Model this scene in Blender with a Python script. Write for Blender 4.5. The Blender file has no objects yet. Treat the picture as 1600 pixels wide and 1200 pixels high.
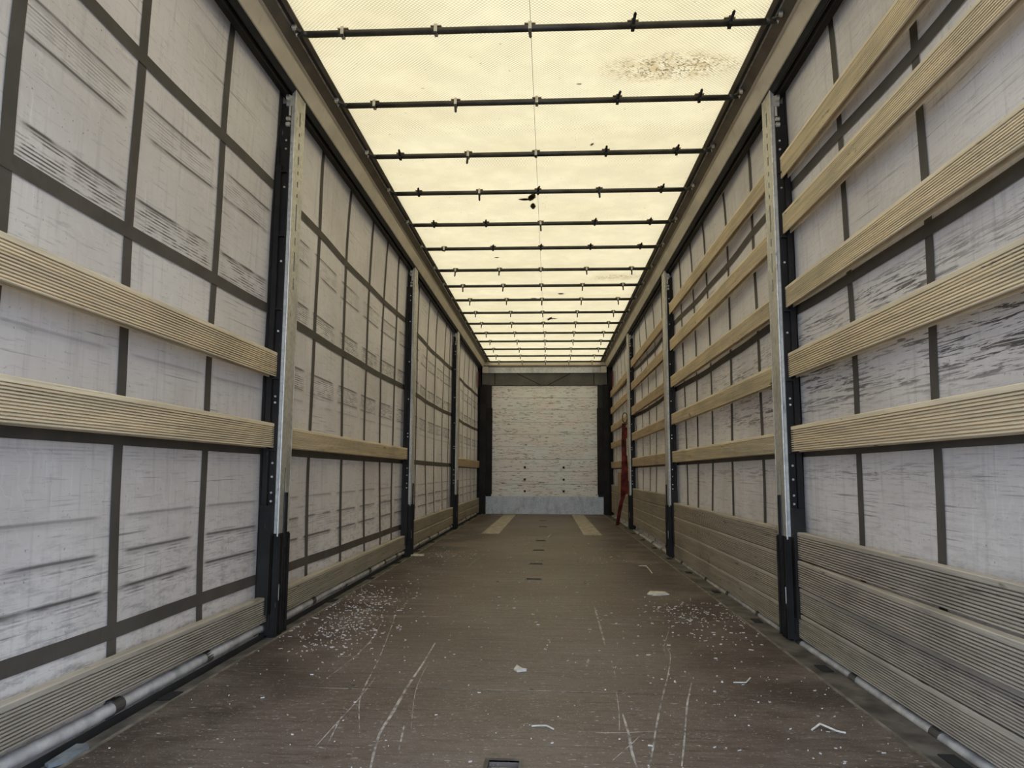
import bpy, math, random
from mathutils import Matrix, Vector

sc = bpy.context.scene
COL = sc.collection
random.seed(7)

# ------------------------------------------------------------------ camera
cam_data = bpy.data.cameras.new('camera')
cam = bpy.data.objects.new('camera', cam_data)
COL.objects.link(cam)
cam_data.sensor_width = 36.0
cam_data.lens = 1111.0 / 1600.0 * 36.0
cam_data.clip_start = 0.02
cam_data.clip_end = 300
cam.matrix_world = Matrix(((0.998624, 0.001389, 0.052422, 0.084),
                           (0.052232, -0.115179, -0.991971, 0.0),
                           (0.00466, 0.993344, -0.115093, 0.79),
                           (0, 0, 0, 1)))
sc.camera = cam

# ------------------------------------------------------------------ sky (bright overcast), exposure
world = bpy.data.worlds.new('overcast_sky')
sc.world = world
world.use_nodes = True
_bg = world.node_tree.nodes['Background']
_bg.inputs['Color'].default_value = (0.73, 0.93, 1.31, 1)
_bg.inputs['Strength'].default_value = 4.3
sc.view_settings.view_transform = 'Standard'
sc.view_settings.look = 'None'
sc.view_settings.exposure = 0.0
sc.view_settings.gamma = 1.0
sc.view_settings.use_curve_mapping = False
sc.cycles.use_denoising = True
sc.cycles.max_bounces = 10
sc.cycles.diffuse_bounces = 6
sc.cycles.transmission_bounces = 8
sc.cycles.sample_clamp_indirect = 6.0

# ------------------------------------------------------------------ numbers of the place (metres)
FRONT = 13.6          # inner face of the front wall
REAR = -0.35          # open rear end, behind the viewer
SLOPE = 0.0098        # the load floor falls a little towards the front
def W(y, z):
    k = min(max(z, 0.0), 2.75) / 2.75
    return z - SLOPE * (y - 3.4) * (1.0 - k ** 3)
def zf(y):
    return W(y, 0.0)

# ------------------------------------------------------------------ mesh builder
class MB:
    def __init__(s):
        s.v = []; s.f = []
    def add(s, vs, fs):
        n = len(s.v); s.v += [tuple(p) for p in vs]; s.f += [tuple(i + n for i in f) for f in fs]
        return s
    def box(s, x0, x1, y0, y1, z0, z1):
        if x0 > x1: x0, x1 = x1, x0
        if y0 > y1: y0, y1 = y1, y0
        if z0 > z1: z0, z1 = z1, z0
        vs = [(x0, y0, z0), (x1, y0, z0), (x1, y1, z0), (x0, y1, z0), (x0, y0, z1), (x1, y0, z1), (x1, y1, z1), (x0, y1, z1)]
        return s.add(vs, [(0, 3, 2, 1), (4, 5, 6, 7), (0, 1, 5, 4), (1, 2, 6, 5), (2, 3, 7, 6), (3, 0, 4, 7)])
    def cyl(s, p0, p1, r0, r1=None, n=12, caps=True):
        r1 = r0 if r1 is None else r1
        p0 = Vector(p0); p1 = Vector(p1); d = (p1 - p0).normalized()
        a = d.orthogonal().normalized(); b = d.cross(a)
        vs = []
        for p, r in ((p0, r0), (p1, r1)):
            for i in range(n):
                t = 2 * math.pi * i / n
                vs.append(p + a * (r * math.cos(t)) + b * (r * math.sin(t)))
        fs = [(i, (i + 1) % n, n + (i + 1) % n, n + i) for i in range(n)]
        if caps: fs += [tuple(range(n - 1, -1, -1)), tuple(range(n, 2 * n))]
        return s.add(vs, fs)
    def path(s, pts, r, n=8):
        for a, b in zip(pts[:-1], pts[1:]): s.cyl(a, b, r, r, n)
        return s
    def extrude_y(s, prof, ys, off=None, caps=True):
        """closed (x, z) outline carried along y; off(y) -> (dx, dz)"""
        n = len(prof); vs = []; fs = []
        for y in ys:
            dx, dz = off(y) if off else (0, 0)
            vs += [(x + dx, y, z + dz) for x, z in prof]
        for k in range(len(ys) - 1):
            for i in range(n):
                j = (i + 1) % n
                fs.append((k * n + i, k * n + j, (k + 1) * n + j, (k + 1) * n + i))
        if caps:
            fs.append(tuple(range(n))); fs.append(tuple(range((len(ys) - 1) * n, len(ys) * n))[::-1])
        return s.add(vs, fs)
    def grid(s, rows):
        m = len(rows[0]); vs = [p for r in rows for p in r]; fs = []
        for i in range(len(rows) - 1):
            for j in range(m - 1):
                fs.append((i * m + j, i * m + j + 1, (i + 1) * m + j + 1, (i + 1) * m + j))
        return s.add(vs, fs)
    def build(s, name, mat, parent=None, origin=None, warp=False, smooth=False):
        vs = [(x, y, W(y, z)) for x, y, z in s.v] if warp else s.v
        o = origin or (0, 0, 0)
        me = bpy.data.meshes.new(name)
        me.from_pydata([(x - o[0], y - o[1], z - o[2]) for x, y, z in vs], [], s.f)
        me.materials.append(mat)
        import bmesh
        bm = bmesh.new(); bm.from_mesh(me); bmesh.ops.recalc_face_normals(bm, faces=bm.faces); bm.to_mesh(me); bm.free()
        if smooth:
            for p in me.polygons: p.use_smooth = True
        ob = bpy.data.objects.new(name, me); COL.objects.link(ob)
        ob.location = o
        if parent is not None:
            ob.parent = parent
            ob.matrix_parent_inverse = Matrix.Translation(-Vector(parent.location))
        return ob

def tag(o, label=None, cat=None, group=None, kind=None):
    if label: o['label'] = label
    if cat: o['category'] = cat
    if group: o['group'] = group
    if kind: o['kind'] = kind
    return o
def empty(name, loc):
    o = bpy.data.objects.new(name, None); COL.objects.link(o); o.location = loc
    o.empty_display_size = 0.1
    return o

# ------------------------------------------------------------------ materials
class NT:
    def __init__(s, name):
        s.m = bpy.data.materials.new(name); s.m.use_nodes = True
        s.t = s.m.node_tree; s.n = s.t.nodes; s.l = s.t.links
        for k in list(s.n): s.n.remove(k)
        s.out = s.n.new('ShaderNodeOutputMaterial')
        g = s.n.new('ShaderNodeNewGeometry'); s.pos = g.outputs['Position']
        x = s.n.new('ShaderNodeSeparateXYZ'); s.l.new(s.pos, x.inputs[0])
        s.x, s.y, s.z = x.outputs
    def put(s, sock, val):
        if hasattr(val, 'links') or isinstance(val, bpy.types.NodeSocket): s.l.new(val, sock)
        else: sock.default_value = val
    def math(s, op, a, b=0.0, c=None, clamp=False):
        n = s.n.new('ShaderNodeMath'); n.operation = op; n.use_clamp = clamp
        s.put(n.inputs[0], a); s.put(n.inputs[1], b)
        if c is not None: s.put(n.inputs[2], c)
        return n.outputs[0]
    def mul(s, a, b): return s.math('MULTIPLY', a, b)
    def add(s, a, b): return s.math('ADD', a, b)
    def ramp(s, v, a, b, lo=0.0, hi=1.0):
        n = s.n.new('ShaderNodeMapRange'); n.interpolation_type = 'SMOOTHSTEP'
        s.put(n.inputs[0], v); n.inputs[1].default_value = a; n.inputs[2].default_value = b
        n.inputs[3].default_value = lo; n.inputs[4].default_value = hi
        return n.outputs[0]
    def noise(s, scale=(1, 1, 1), detail=3.0, rough=0.55, off=(0, 0, 0), sc_=1.0):
        mp = s.n.new('ShaderNodeMapping'); s.l.new(s.pos, mp.inputs[0])
        mp.inputs['Scale'].default_value = scale; mp.inputs['Location'].default_value = off
        n = s.n.new('ShaderNodeTexNoise'); s.l.new(mp.outputs[0], n.inputs['Vector'])
        n.inputs['Scale'].default_value = sc_; n.inputs['Detail'].default_value = detail; n.inputs['Roughness'].default_value = rough
        return n.outputs['Fac']
    def mix(s, f, a, b, mode='MIX'):
        n = s.n.new('ShaderNodeMix'); n.data_type = 'RGBA'; n.blend_type = mode
        s.put(n.inputs[0], f)
        s.put(n.inputs[6], a if not isinstance(a, tuple) else (*a, 1)[:4]); s.put(n.inputs[7], b if not isinstance(b, tuple) else (*b, 1)[:4])
        return n.outputs[2]
    def band(s, v, lo, hi, soft):
        return s.mul(s.ramp(v, lo - soft, lo + soft), s.ramp(v, hi - soft, hi + soft, 1.0, 0.0))
    def bsdf(s, color, rough=0.6, metal=0.0, spec=0.4, bump=None, bstr=0.3, bdist=0.002):
        b = s.n.new('ShaderNodeBsdfPrincipled')
        s.put(b.inputs['Base Color'], color if not isinstance(color, tuple) else (*color, 1)[:4])
        s.put(b.inputs['Roughness'], rough); s.put(b.inputs['Metallic'], metal); s.put(b.inputs['Specular IOR Level'], spec)
        if bump is not None:
            n = s.n.new('ShaderNodeBump'); n.inputs['Strength'].default_value = bstr; n.inputs['Distance'].default_value = bdist
            s.l.new(bump, n.inputs['Height']); s.l.new(n.outputs[0], b.inputs['Normal'])
        return b.outputs[0]
    def done(s, shader):
        s.l.new(shader, s.out.inputs['Surface']); return s.m

def mat_plain(name, color, rough=0.6, metal=0.0, var=0.25, vs=6.0, spec=0.4):
    t = NT(name)
    n = t.noise((vs, vs, vs), 4.0)
    dark = tuple(c * (1 - var) for c in color); light = tuple(min(1, c * (1 + var)) for c in color)
    n2 = t.noise((vs * 9, vs * 9, vs * 3), 3.0)
    c = t.mix(t.ramp(n, 0.3, 0.7), dark, light)
    c = t.mix(t.ramp(n2, 0.55, 0.8, 0, 0.35), c, tuple(x * 0.5 for x in color))
    return t.done(t.bsdf(c, rough, metal, spec))

def mat_curtain(name, side):
    t = NT(name)
    big = t.noise((1, 1.3, 1.6), 5.0, 0.6)
    fib = t.noise((3, 30, 2.2), 4.0, 0.65)            # faint upright streaks
    base = t.mix(t.ramp(big, 0.3, 0.7), (0.575, 0.525, 0.475), (0.715, 0.665, 0.615))
    base = t.mix(t.ramp(fib, 0.50, 0.75, 0, 0.40), base, (0.36, 0.34, 0.315))
    crs = t.noise((2, 9, 120), 4.0, 0.7, (1, 6, 3))    # fine cross scuffs
    base = t.mix(t.ramp(crs, 0.54, 0.72, 0, 0.45), base, (0.28, 0.265, 0.25))
    wh = t.noise((2, 60, 4), 4.0, 0.65, (3, 1, 9))
    base = t.mix(t.ramp(wh, 0.60, 0.76, 0, 0.40), base, (0.85, 0.83, 0.81))
    curl = t.n.new('ShaderNodeTexWave'); curl.wave_type = 'RINGS'; curl.rings_direction = 'SPHERICAL'
    t.l.new(t.pos, curl.inputs['Vector']); curl.inputs['Scale'].default_value = 7.0; curl.inputs['Distortion'].default_value = 14.0; curl.inputs['Detail'].default_value = 3.0
    cm = t.mul(t.ramp(curl.outputs['Fac'], 0.93, 0.99), t.ramp(t.noise((1, 2.1, 2.1), 2.0, 0.5, (6, 6, 1)), 0.50, 0.62))
    base = t.mix(t.mul(cm, 0.16), base, (0.80, 0.79, 0.78))     # pale wiping arcs
    # long thin rub lines along the trailer
    ln = t.noise((1, 1.6, 130), 3.0, 0.6, (0, 5, 2))
    patch = t.noise((1, 2.4, 4.0), 2.0, 0.5, (8, 2, 1))
    lines = t.mul(t.ramp(ln, 0.61, 0.68), t.ramp(patch, 0.44, 0.62))
    # the ribbed slats have printed their ribs on the sheet at slat heights
    ribs = t.math('MULTIPLY_ADD', t.math('SINE', t.mul(t.z, 2 * math.pi / 0.0115)), 0.5, 0.5)
    ribs = t.mul(t.ramp(ribs, 0.35, 0.8), t.ramp(t.noise((1, 9, 40), 4.0, 0.65), 0.36, 0.60))
    along = t.math('SINE', t.mul(t.add(t.y, -1.64), math.pi / 0.585))
    nwin = t.mul(t.add(t.noise((1, 4, 5), 3.0), -0.5), 0.9)
    win = t.ramp(t.add(t.math('ABSOLUTE', along), nwin), 0.12, 0.50)
    zz = t.add(t.z, t.mul(t.add(t.y, -3.4), 0.006))
    wob = t.add(zz, t.mul(t.add(t.noise((1, 1.6, 0.4), 2.0), -0.5), 0.012))
    far = t.ramp(t.y, 3.3, 3.6)
    if side < 0:
        areas = [(1.927, 2.037, 0.45, None), (1.585, 1.685, 0.95, None), (1.215, 1.325, 0.85, far), (0.36, 0.40, 0.7, None), (0.47, 0.51, 0.6, None), (0.80, 0.83, 0.3, None)]
        edgs = [(2.037, 0.9, None), (1.927, 0.95, None), (1.685, 1.0, None), (1.325, 0.95, far), (1.215, 0.7, far), (0.505, 0.85, None), (0.392, 0.95, None), (0.62, 0.5, None), (1.15, 0.35, None)]
        tot = None
        def mx(a, b): return b if a is None else t.math('MAXIMUM', a, b)
        for a, b, k, cond in areas:
            m = t.mul(t.mul(t.band(wob, a, b, 0.014), k), t.mul(ribs, win))
            if cond is not None: m = t.mul(m, cond)
            tot = mx(tot, m)
        brk = t.ramp(t.noise((1, 2.2, 9), 3.0, 0.6, (1, 9, 4)), 0.30, 0.44)
        for z, k, cond in edgs:
            m = t.mul(t.mul(t.band(wob, z - 0.005, z + 0.005, 0.004), k), t.mul(win, brk))
            h = t.mul(t.mul(t.band(wob, z - 0.014, z, 0.010), k * 0.45), t.mul(win, brk))
            m = t.math('MAXIMUM', m, h)
            if cond is not None: m = t.mul(m, cond)
            tot = mx(tot, m)
        wear = tot
    else:
        mp = t.n.new('ShaderNodeMapping'); t.l.new(t.pos, mp.inputs[0]); mp.inputs['Scale'].default_value = (1, 4.2, 85)
        n = t.n.new('ShaderNodeTexNoise'); t.l.new(mp.outputs[0], n.inputs['Vector'])
        n.inputs['Scale'].default_value = 1.0; n.inputs['Detail'].default_value = 6.0; n.inputs['Roughness'].default_value = 0.72; n.inputs['Distortion'].default_value = 0.8
        zone = t.math('MAXIMUM', t.band(wob, 1.03, 1.50, 0.05), t.mul(t.band(wob, 0.735, 0.80, 0.03), 0.8))
        zone = t.math('MAXIMUM', zone, 0.12)
        nearer = t.ramp(t.y, 6.4, 3.4, 0.35, 1.0)
        dens = t.ramp(t.noise((1, 1.7, 3.5), 3.0, 0.6, (5, 3, 3)), 0.30, 0.62, 0.25, 1.0)
        wear = t.mul(t.mul(t.ramp(n.outputs['Fac'], 0.515, 0.57), zone), t.mul(nearer, dens))
    wear = t.math('MAXIMUM', t.mul(wear, 0.95), t.mul(lines, 0.6), clamp=True)
    sp = t.noise((90, 90, 90), 2.0)
    wear = t.math('MAXIMUM', wear, t.ramp(sp, 0.68, 0.76, 0, 0.55))
    low = t.mul(t.ramp(t.z, 0.85, 0.1), t.ramp(t.noise((1, 11, 42), 6.0, 0.72, (4, 0, 2)), 0.46, 0.68, 0, 0.55))
    col = t.mix(wear, base, (0.05, 0.042, 0.038))
    col = t.mix(low, col, (0.12, 0.115, 0.11))
    d = t.bsdf(col, 0.5, 0, 0.35)
    tr = t.n.new('ShaderNodeBsdfTranslucent'); t.l.new(t.mix(1.0, col, (1.0, 0.82, 0.60), 'MULTIPLY'), tr.inputs['Color'])
    mx_ = t.n.new('ShaderNodeMixShader'); mx_.inputs[0].default_value = 0.03
    t.l.new(d, mx_.inputs[1]); t.l.new(tr.outputs[0], mx_.inputs[2])
    return t.done(mx_.outputs[0])

def mat_roof():
    t = NT('translucent_roof_tarp')
    d1 = t.math('SINE', t.mul(t.add(t.x, t.y), 2 * math.pi / 0.019))
    d2 = t.math('SINE', t.mul(t.add(t.x, t.mul(t.y, -1.0)), 2 * math.pi / 0.019))
    weave = t.mul(t.ramp(t.math('MAXIMUM', d1, d2), 0.55, 0.95), t.ramp(t.noise((5, 5, 5), 4.0, 0.65, (2, 5, 1)), 0.30, 0.62, 0.6, 1.0))
    big = t.noise((1.2, 2.2, 1), 4.0)
    c = t.mix(t.ramp(big, 0.3, 0.7), (0.388, 0.270, 0.124), (0.430, 0.303, 0.144))
    c = t.mix(t.mul(weave, 0.75), c, (0.14, 0.108, 0.055))
    # mould blotch, near the third field, and a lesser one further on
    def blotch(cx, cy, rx, ry):
        a = t.math('DIVIDE', t.add(t.x, -cx), rx); b = t.math('DIVIDE', t.add(t.y, -cy), ry)
        r = t.math('SQRT', t.add(t.mul(a, a), t.mul(b, b)))
        return t.ramp(r, 1.15, 0.2)
    bl = t.math('MAXIMUM', blotch(0.70, 3.42, 0.40, 0.16), t.mul(blotch(0.80, 7.45, 0.30, 0.18), 0.8))
    spk = t.ramp(t.noise((60, 60, 60), 3.0, 0.7), 0.50, 0.60)
    soft = t.ramp(t.noise((14, 14, 14), 3.0), 0.35, 0.65)
    c = t.mix(t.mul(t.mul(bl, soft), 0.8), c, (0.24, 0.15, 0.055))
    c = t.mix(t.mul(t.mul(bl, spk), 0.85), c, (0.06, 0.035, 0.015))
    dots = t.ramp(t.noise((38, 38, 38), 2.0, 0.5, (4, 4, 4)), 0.72, 0.76, 0, 0.7)
    c = t.mix(dots, c, (0.15, 0.10, 0.05))
    tr = t.n.new('ShaderNodeBsdfTranslucent'); t.l.new(c, tr.inputs['Color'])
    d = t.bsdf(c, 0.7, 0, 0.2)
    mx = t.n.new('ShaderNodeMixShader'); mx.inputs[0].default_value = 0.86
    t.l.new(d, mx.inputs[1]); t.l.new(tr.outputs[0], mx.inputs[2])
    return t.done(mx.outputs[0])

def mat_slat(name, tone, grime):
    t = NT(name)
    g = t.noise((30, 1.6, 60), 4.0, 0.6)
    c = t.mix(t.ramp(g, 0.3, 0.72), tuple(x * 0.80 for x in tone), tuple(min(1, x * 1.14) for x in tone))
    kn = t.noise((5, 5, 22), 3.0, 0.6, (2, 7, 3))
    c = t.mix(t.ramp(kn, 0.66, 0.74, 0, 0.75), c, (0.07, 0.05, 0.03))
    st = t.noise((10, 5, 150), 4.0, 0.65, (1, 1, 1))
    c = t.mix(t.ramp(st, 0.60, 0.70, 0, grime), c, (0.08, 0.06, 0.045))
    du = t.noise((2, 2.2, 3), 3.0)
    c = t.mix(t.ramp(du, 0.45, 0.75, 0, grime * 0.6), c, (0.20, 0.17, 0.13))
    return t.done(t.bsdf(c, 0.6, 0, 0.3, g, 0.15, 0.001))

def mat_floor():
    t = NT('worn_brown_floor_ply')
    big = t.noise((0.9, 0.9, 1), 5.0, 0.6)
    gr = t.noise((2.2, 55, 1), 4.0, 0.62)
    c = t.mix(t.ramp(big, 0.32, 0.68), (0.110, 0.080, 0.058), (0.172, 0.138, 0.112))
    c = t.mix(t.ramp(gr, 0.35, 0.75, 0, 0.5), c, (0.20, 0.164, 0.138))
    gd = t.noise((3.2, 38, 1), 3.0, 0.6, (5, 2, 0))
    c = t.mix(t.ramp(gd, 0.52, 0.75, 0, 0.6), c, (0.045, 0.034, 0.027))
    edge = t.ramp(t.math('ABSOLUTE', t.add(t.x, 0.03)), 0.45, 0.95)
    st = t.noise((2.0, 2.0, 1), 4.0, 0.6, (1, 4, 0))
    c = t.mix(t.mul(edge, t.ramp(st, 0.34, 0.60, 0, 0.85)), c, (0.045, 0.030, 0.022))
    mo = t.noise((26, 60, 26), 5.0, 0.75, (8, 1, 0))
    c = t.mix(t.ramp(mo, 0.52, 0.70, 0, 0.55), c, (0.030, 0.024, 0.020))
    c = t.mix(t.ramp(mo, 0.46, 0.30, 0, 0.5), c, (0.24, 0.21, 0.185))
    sp = t.noise((150, 190, 150), 2.0, 0.5)
    c = t.mix(t.ramp(sp, 0.645, 0.70, 0, 0.6), c, (0.45, 0.42, 0.37))
    sp2 = t.noise((48, 110, 48), 2.0, 0.5, (3, 3, 3))
    c = t.mix(t.ramp(sp2, 0.68, 0.72, 0, 0.7), c, (0.52, 0.48, 0.43))
    hl = t.noise((3.0, 130, 1), 3.0, 0.6, (9, 1, 0))
    c = t.mix(t.ramp(hl, 0.62, 0.72, 0, 0.4), c, (0.32, 0.29, 0.26))
    r = t.ramp(gr, 0.3, 0.7, 0.42, 0.6)
    return t.done(t.bsdf(c, r, 0, 0.35, gr, 0.12, 0.001))

def mat_front():
    t = NT('scuffed_white_front_board')
    g = t.noise((2.2, 1, 34), 4.0, 0.62)
    b = t.noise((2.0, 1, 3.0), 3.0, 0.6)
    c = t.mix(t.ramp(b, 0.35, 0.65), (0.93, 0.87, 0.82), (0.89, 0.92, 0.88))
    c = t.mix(t.ramp(g, 0.5, 0.72, 0, 0.40), c, (0.50, 0.44, 0.39))
    d = t.noise((9, 1, 80), 4.0, 0.65, (3, 0, 1))
    c = t.mix(t.ramp(d, 0.57, 0.65, 0, 0.9), c, (0.10, 0.08, 0.06))
    w = t.noise((16, 1, 12), 2.0, 0.5, (7, 0, 2))
    c = t.mix(t.ramp(w, 0.68, 0.74, 0, 0.8), c, (0.95, 0.95, 0.92))
    return t.done(t.bsdf(c, 0.6, 0, 0.35))

def mat_galv(name, col, rough=0.5):
    t = NT(name)
    v = t.n.new('ShaderNodeTexVoronoi'); t.l.new(t.pos, v.inputs['Vector']); v.inputs['Scale'].default_value = 60
    s = t.n.new('ShaderNodeSeparateColor'); t.l.new(v.outputs['Color'], s.inputs[0])
    n = t.noise((7, 7, 4), 4.0, 0.6)
    c = t.mix(s.outputs[0], tuple(x * 0.86 for x in col), tuple(min(1, x * 1.1) for x in col))
    c = t.mix(t.ramp(n, 0.45, 0.75, 0, 0.55), c, tuple(x * 0.45 for x in col))
    n2 = t.noise((50, 50, 14), 3.0, 0.6)
    c = t.mix(t.ramp(n2, 0.62, 0.72, 0, 0.6), c, (0.05, 0.045, 0.04))
    return t.done(t.bsdf(c, rough, 0.55, 0.5))

def mat_black():
    t = NT('scuffed_black_paint')
    n = t.noise((60, 60, 9), 4.0, 0.65)
    n2 = t.noise((5, 5, 5), 3.0)
    c = t.mix(t.ramp(n2, 0.3, 0.7), (0.011, 0.0095, 0.008), (0.022, 0.019, 0.0155))
    c = t.mix(t.ramp(n, 0.66, 0.74, 0, 0.6), c, (0.15, 0.14, 0.125))
    return t.done(t.bsdf(c, 0.55, 0, 0.18))

M = dict(
    curtain_l=mat_curtain('grey_curtain_sheet_left', -1), curtain_r=mat_curtain('grey_curtain_sheet_right', 1),
    strap=mat_plain('dark_webbing', (0.088, 0.076, 0.060), 0.8, 0, 0.15),
    roof=mat_roof(),
    slat=mat_slat('tan_slat_wood', (0.82, 0.69, 0.47), 0.35),
    slat2=mat_slat('weathered_slat_wood', (0.47, 0.41, 0.32), 0.7),
    slat3=mat_slat('plain_slat_wood', (0.68, 0.54, 0.36), 0.5),
    floor=mat_floor(), front=mat_front(),
    galv=mat_galv('galvanised_steel', (0.58, 0.55, 0.47)),
    cream=mat_plain('cream_painted_rail', (0.68, 0.61, 0.49), 0.4, 0.2, 0.10, 3),
    kick=mat_galv('galvanised_kick_sheet', (0.56, 0.56, 0.53), 0.5),
    alu=mat_galv('dull_aluminium', (0.62, 0.62, 0.60), 0.5),
    sill=mat_plain('dirty_sill_metal', (0.135, 0.122, 0.105), 0.55, 0.3, 0.5, 9),
    lip=mat_plain('worn_sill_lip', (0.26, 0.23, 0.19), 0.5, 0.4, 0.4, 14),
    hem=mat_plain('dirty_white_hem', (0.52, 0.49, 0.45), 0.6, 0, 0.3, 11),
    black=mat_black(),
    rubber=mat_plain('black_rubber', (0.022, 0.021, 0.020), 0.7, 0, 0.3),
    raildark=mat_plain('dark_brown_shaded_rail', (0.17, 0.145, 0.11), 0.55, 0.2, 0.2, 5),  # brown trim; shade on the rail underside is put into this colour
    bow=mat_plain('dark_bow_tube', (0.062, 0.058, 0.050), 0.4, 0.5, 0.3, 8),
    chrome=mat_plain('bright_zinc', (0.62, 0.60, 0.55), 0.3, 0.8, 0.3, 20),
    clipplate=mat_plain('tan_clip_plate', (0.50, 0.36, 0.22), 0.6, 0, 0.2, 30),
    header=mat_plain('dark_grey_header_sheet', (0.12, 0.115, 0.10), 0.6, 0, 0.2, 4),
    dark=mat_plain('dark_gap', (0.012, 0.012, 0.011), 0.9, 0, 0.1),
    red=mat_plain('red_webbing', (0.15, 0.022, 0.017), 0.8, 0, 0.7, 9),
    wear=mat_plain('worn_antislip_plate', (0.40, 0.355, 0.28), 0.6, 0.1, 0.3, 12),
    scratch=mat_plain('pale_scratch', (0.34, 0.31, 0.275), 0.7, 0, 0.6, 25),
    straw=mat_plain('pale_straw', (0.62, 0.57, 0.48), 0.7, 0, 0.25, 30),
    paper=mat_plain('cream_scrap_paper', (0.62, 0.58, 0.50), 0.8, 0, 0.2, 30),
    bluepaper=mat_plain('blue_scrap_paper', (0.17, 0.19, 0.20), 0.8, 0, 0.2, 30),
    leaf=mat_plain('dry_brown_leaf', (0.20, 0.09, 0.03), 0.8, 0, 0.4, 40),
    asphalt=mat_plain('yard_asphalt', (0.16, 0.155, 0.15), 0.9, 0, 0.25, 2),
    tan=mat_plain('cardboard', (0.34, 0.24, 0.13), 0.8, 0, 0.2, 12),
)

# ================================================================== SETTING
# yard the trailer stands on
g = MB().box(-40, 40, -40, 50, -1.45, -1.35)
tag(g.build('ground', M['asphalt']), 'grey asphalt yard under the trailer', 'ground', kind='structure')

# ---- floor: chassis slab + plywood sheets + fittings
PL, PR = -1.166, 1.092
ys = [REAR + (FRONT - REAR) * i / 12 for i in range(13)]
def slab(x0, x1, y0, y1, z0, z1, n=6):
    m = MB(); yy = [y0 + (y1 - y0) * i / n for i in range(n + 1)]
    return m.extrude_y([(x0, z0), (x1, z0), (x1, z1), (x0, z1)], yy)
floor = slab(-1.20, 1.20, REAR, FRONT + 0.05, -0.16, -0.028, 12).build('floor', M['dark'], warp=True)
tag(floor, 'worn brown plywood load floor of the trailer', 'floor', kind='structure')
SLOTS = [(-0.037, 1.925, 0.040, 0.062, True), (-0.030, 5.26, 0.052, 0.034, False), (-0.029, 6.13, 0.052, 0.040, False), (-0.024, 7.22, 0.052, 0.045, False),
         (-0.018, 8.25, 0.052, 0.05, False), (-0.010, 10.4, 0.052, 0.05, False), (-0.026, 11.75, 0.052, 0.05, False)]
edges = [REAR, 0.08, 1.34, 2.60, 3.86, 5.12, 6.38, 7.64, 8.90, 10.16, 11.42, 12.68, FRONT]
for a, b in zip(edges[:-1], edges[1:]):
    m = MB(); y0, y1 = a + 0.0025, b - 0.0025
    cuts = []
    for (cx, cy, hx, hy, big) in SLOTS:
        if y0 < cy - hy and cy + hy < y1: cuts.append((cy - hy, cy + hy, cx - hx, cx + hx))
    cur = y0
    for (c0, c1, xa, xb) in sorted(cuts):
        m.box(PL, PR, cur, c0, -0.027, 0); m.box(PL, xa, c0, c1, -0.027, 0); m.box(xb, PR, c0, c1, -0.027, 0); cur = c1
    m.box(PL, PR, cur, y1, -0.027, 0)
    m.build('floor_panel', M['floor'], floor, warp=True)
for (cx, cy, hx, hy, big) in SLOTS:
    m = MB(); w = 0.012
    m.box(cx - hx - w, cx + hx + w, cy + hy, cy + hy + w, -0.004, 0.0016); m.box(cx - hx - w, cx + hx + w, cy - hy - w, cy - hy, -0.004, 0.0016)
    m.box(cx - hx - w, cx - hx, cy - hy, cy + hy, -0.004, 0.0016); m.box(cx + hx, cx + hx + w, cy - hy, cy + hy, -0.004, 0.0016)
    fr = m.build('lashing_slot', M['sill'], floor, warp=True)
    MB().box(cx - hx, cx + hx, cy - hy, cy + hy, -0.0275, -0.024).build('slot_bottom', M['dark'], fr, warp=True)
    if big:
        MB().cyl((cx - hx, cy + 0.02, -0.008), (cx + hx, cy + 0.02, -0.008), 0.006).build('lashing_bar', M['chrome'], fr, warp=True, smooth=True)
# anti-slip plates by the front wall
MB().add([(-0.775, 9.10, 0.0025), (-0.555, 9.10, 0.0025), (-0.535, 13.40, 0.0025), (-0.755, 13.40, 0.0025), (-0.775, 9.10, 0), (-0.555, 9.10, 0), (-0.535, 13.40, 0), (-0.755, 13.40, 0)],
         [(0, 1, 2, 3), (4, 5, 1, 0), (5, 6, 2, 1), (6, 7, 3, 2), (7, 4, 0, 3)]).build('wear_plate', M['wear'], floor, warp=True)
MB().add([(0.509, 9.05, 0.0025), (0.735, 9.05, 0.0025), (0.715, 13.40, 0.0025), (0.495, 13.40, 0.0025), (0.509, 9.05, 0), (0.735, 9.05, 0), (0.715, 13.40, 0), (0.495, 13.40, 0)],
         [(0, 1, 2, 3), (4, 5, 1, 0), (5, 6, 2, 1), (6, 7, 3, 2), (7, 4, 0, 3)]).build('wear_plate', M['wear'], floor, warp=True)
# screws along the sheet joints
scr = None
for y in edges[2:8]:
    for x in (-0.62, -0.28, 0.02, 0.33, 0.7):
        for d in (-0.022, 0.022):
            MB().cyl((x, y + d, -0.001), (x, y + d, 0.0012), 0.0075, n=10).build('screw_head', M['sill'], floor, warp=True)
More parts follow.
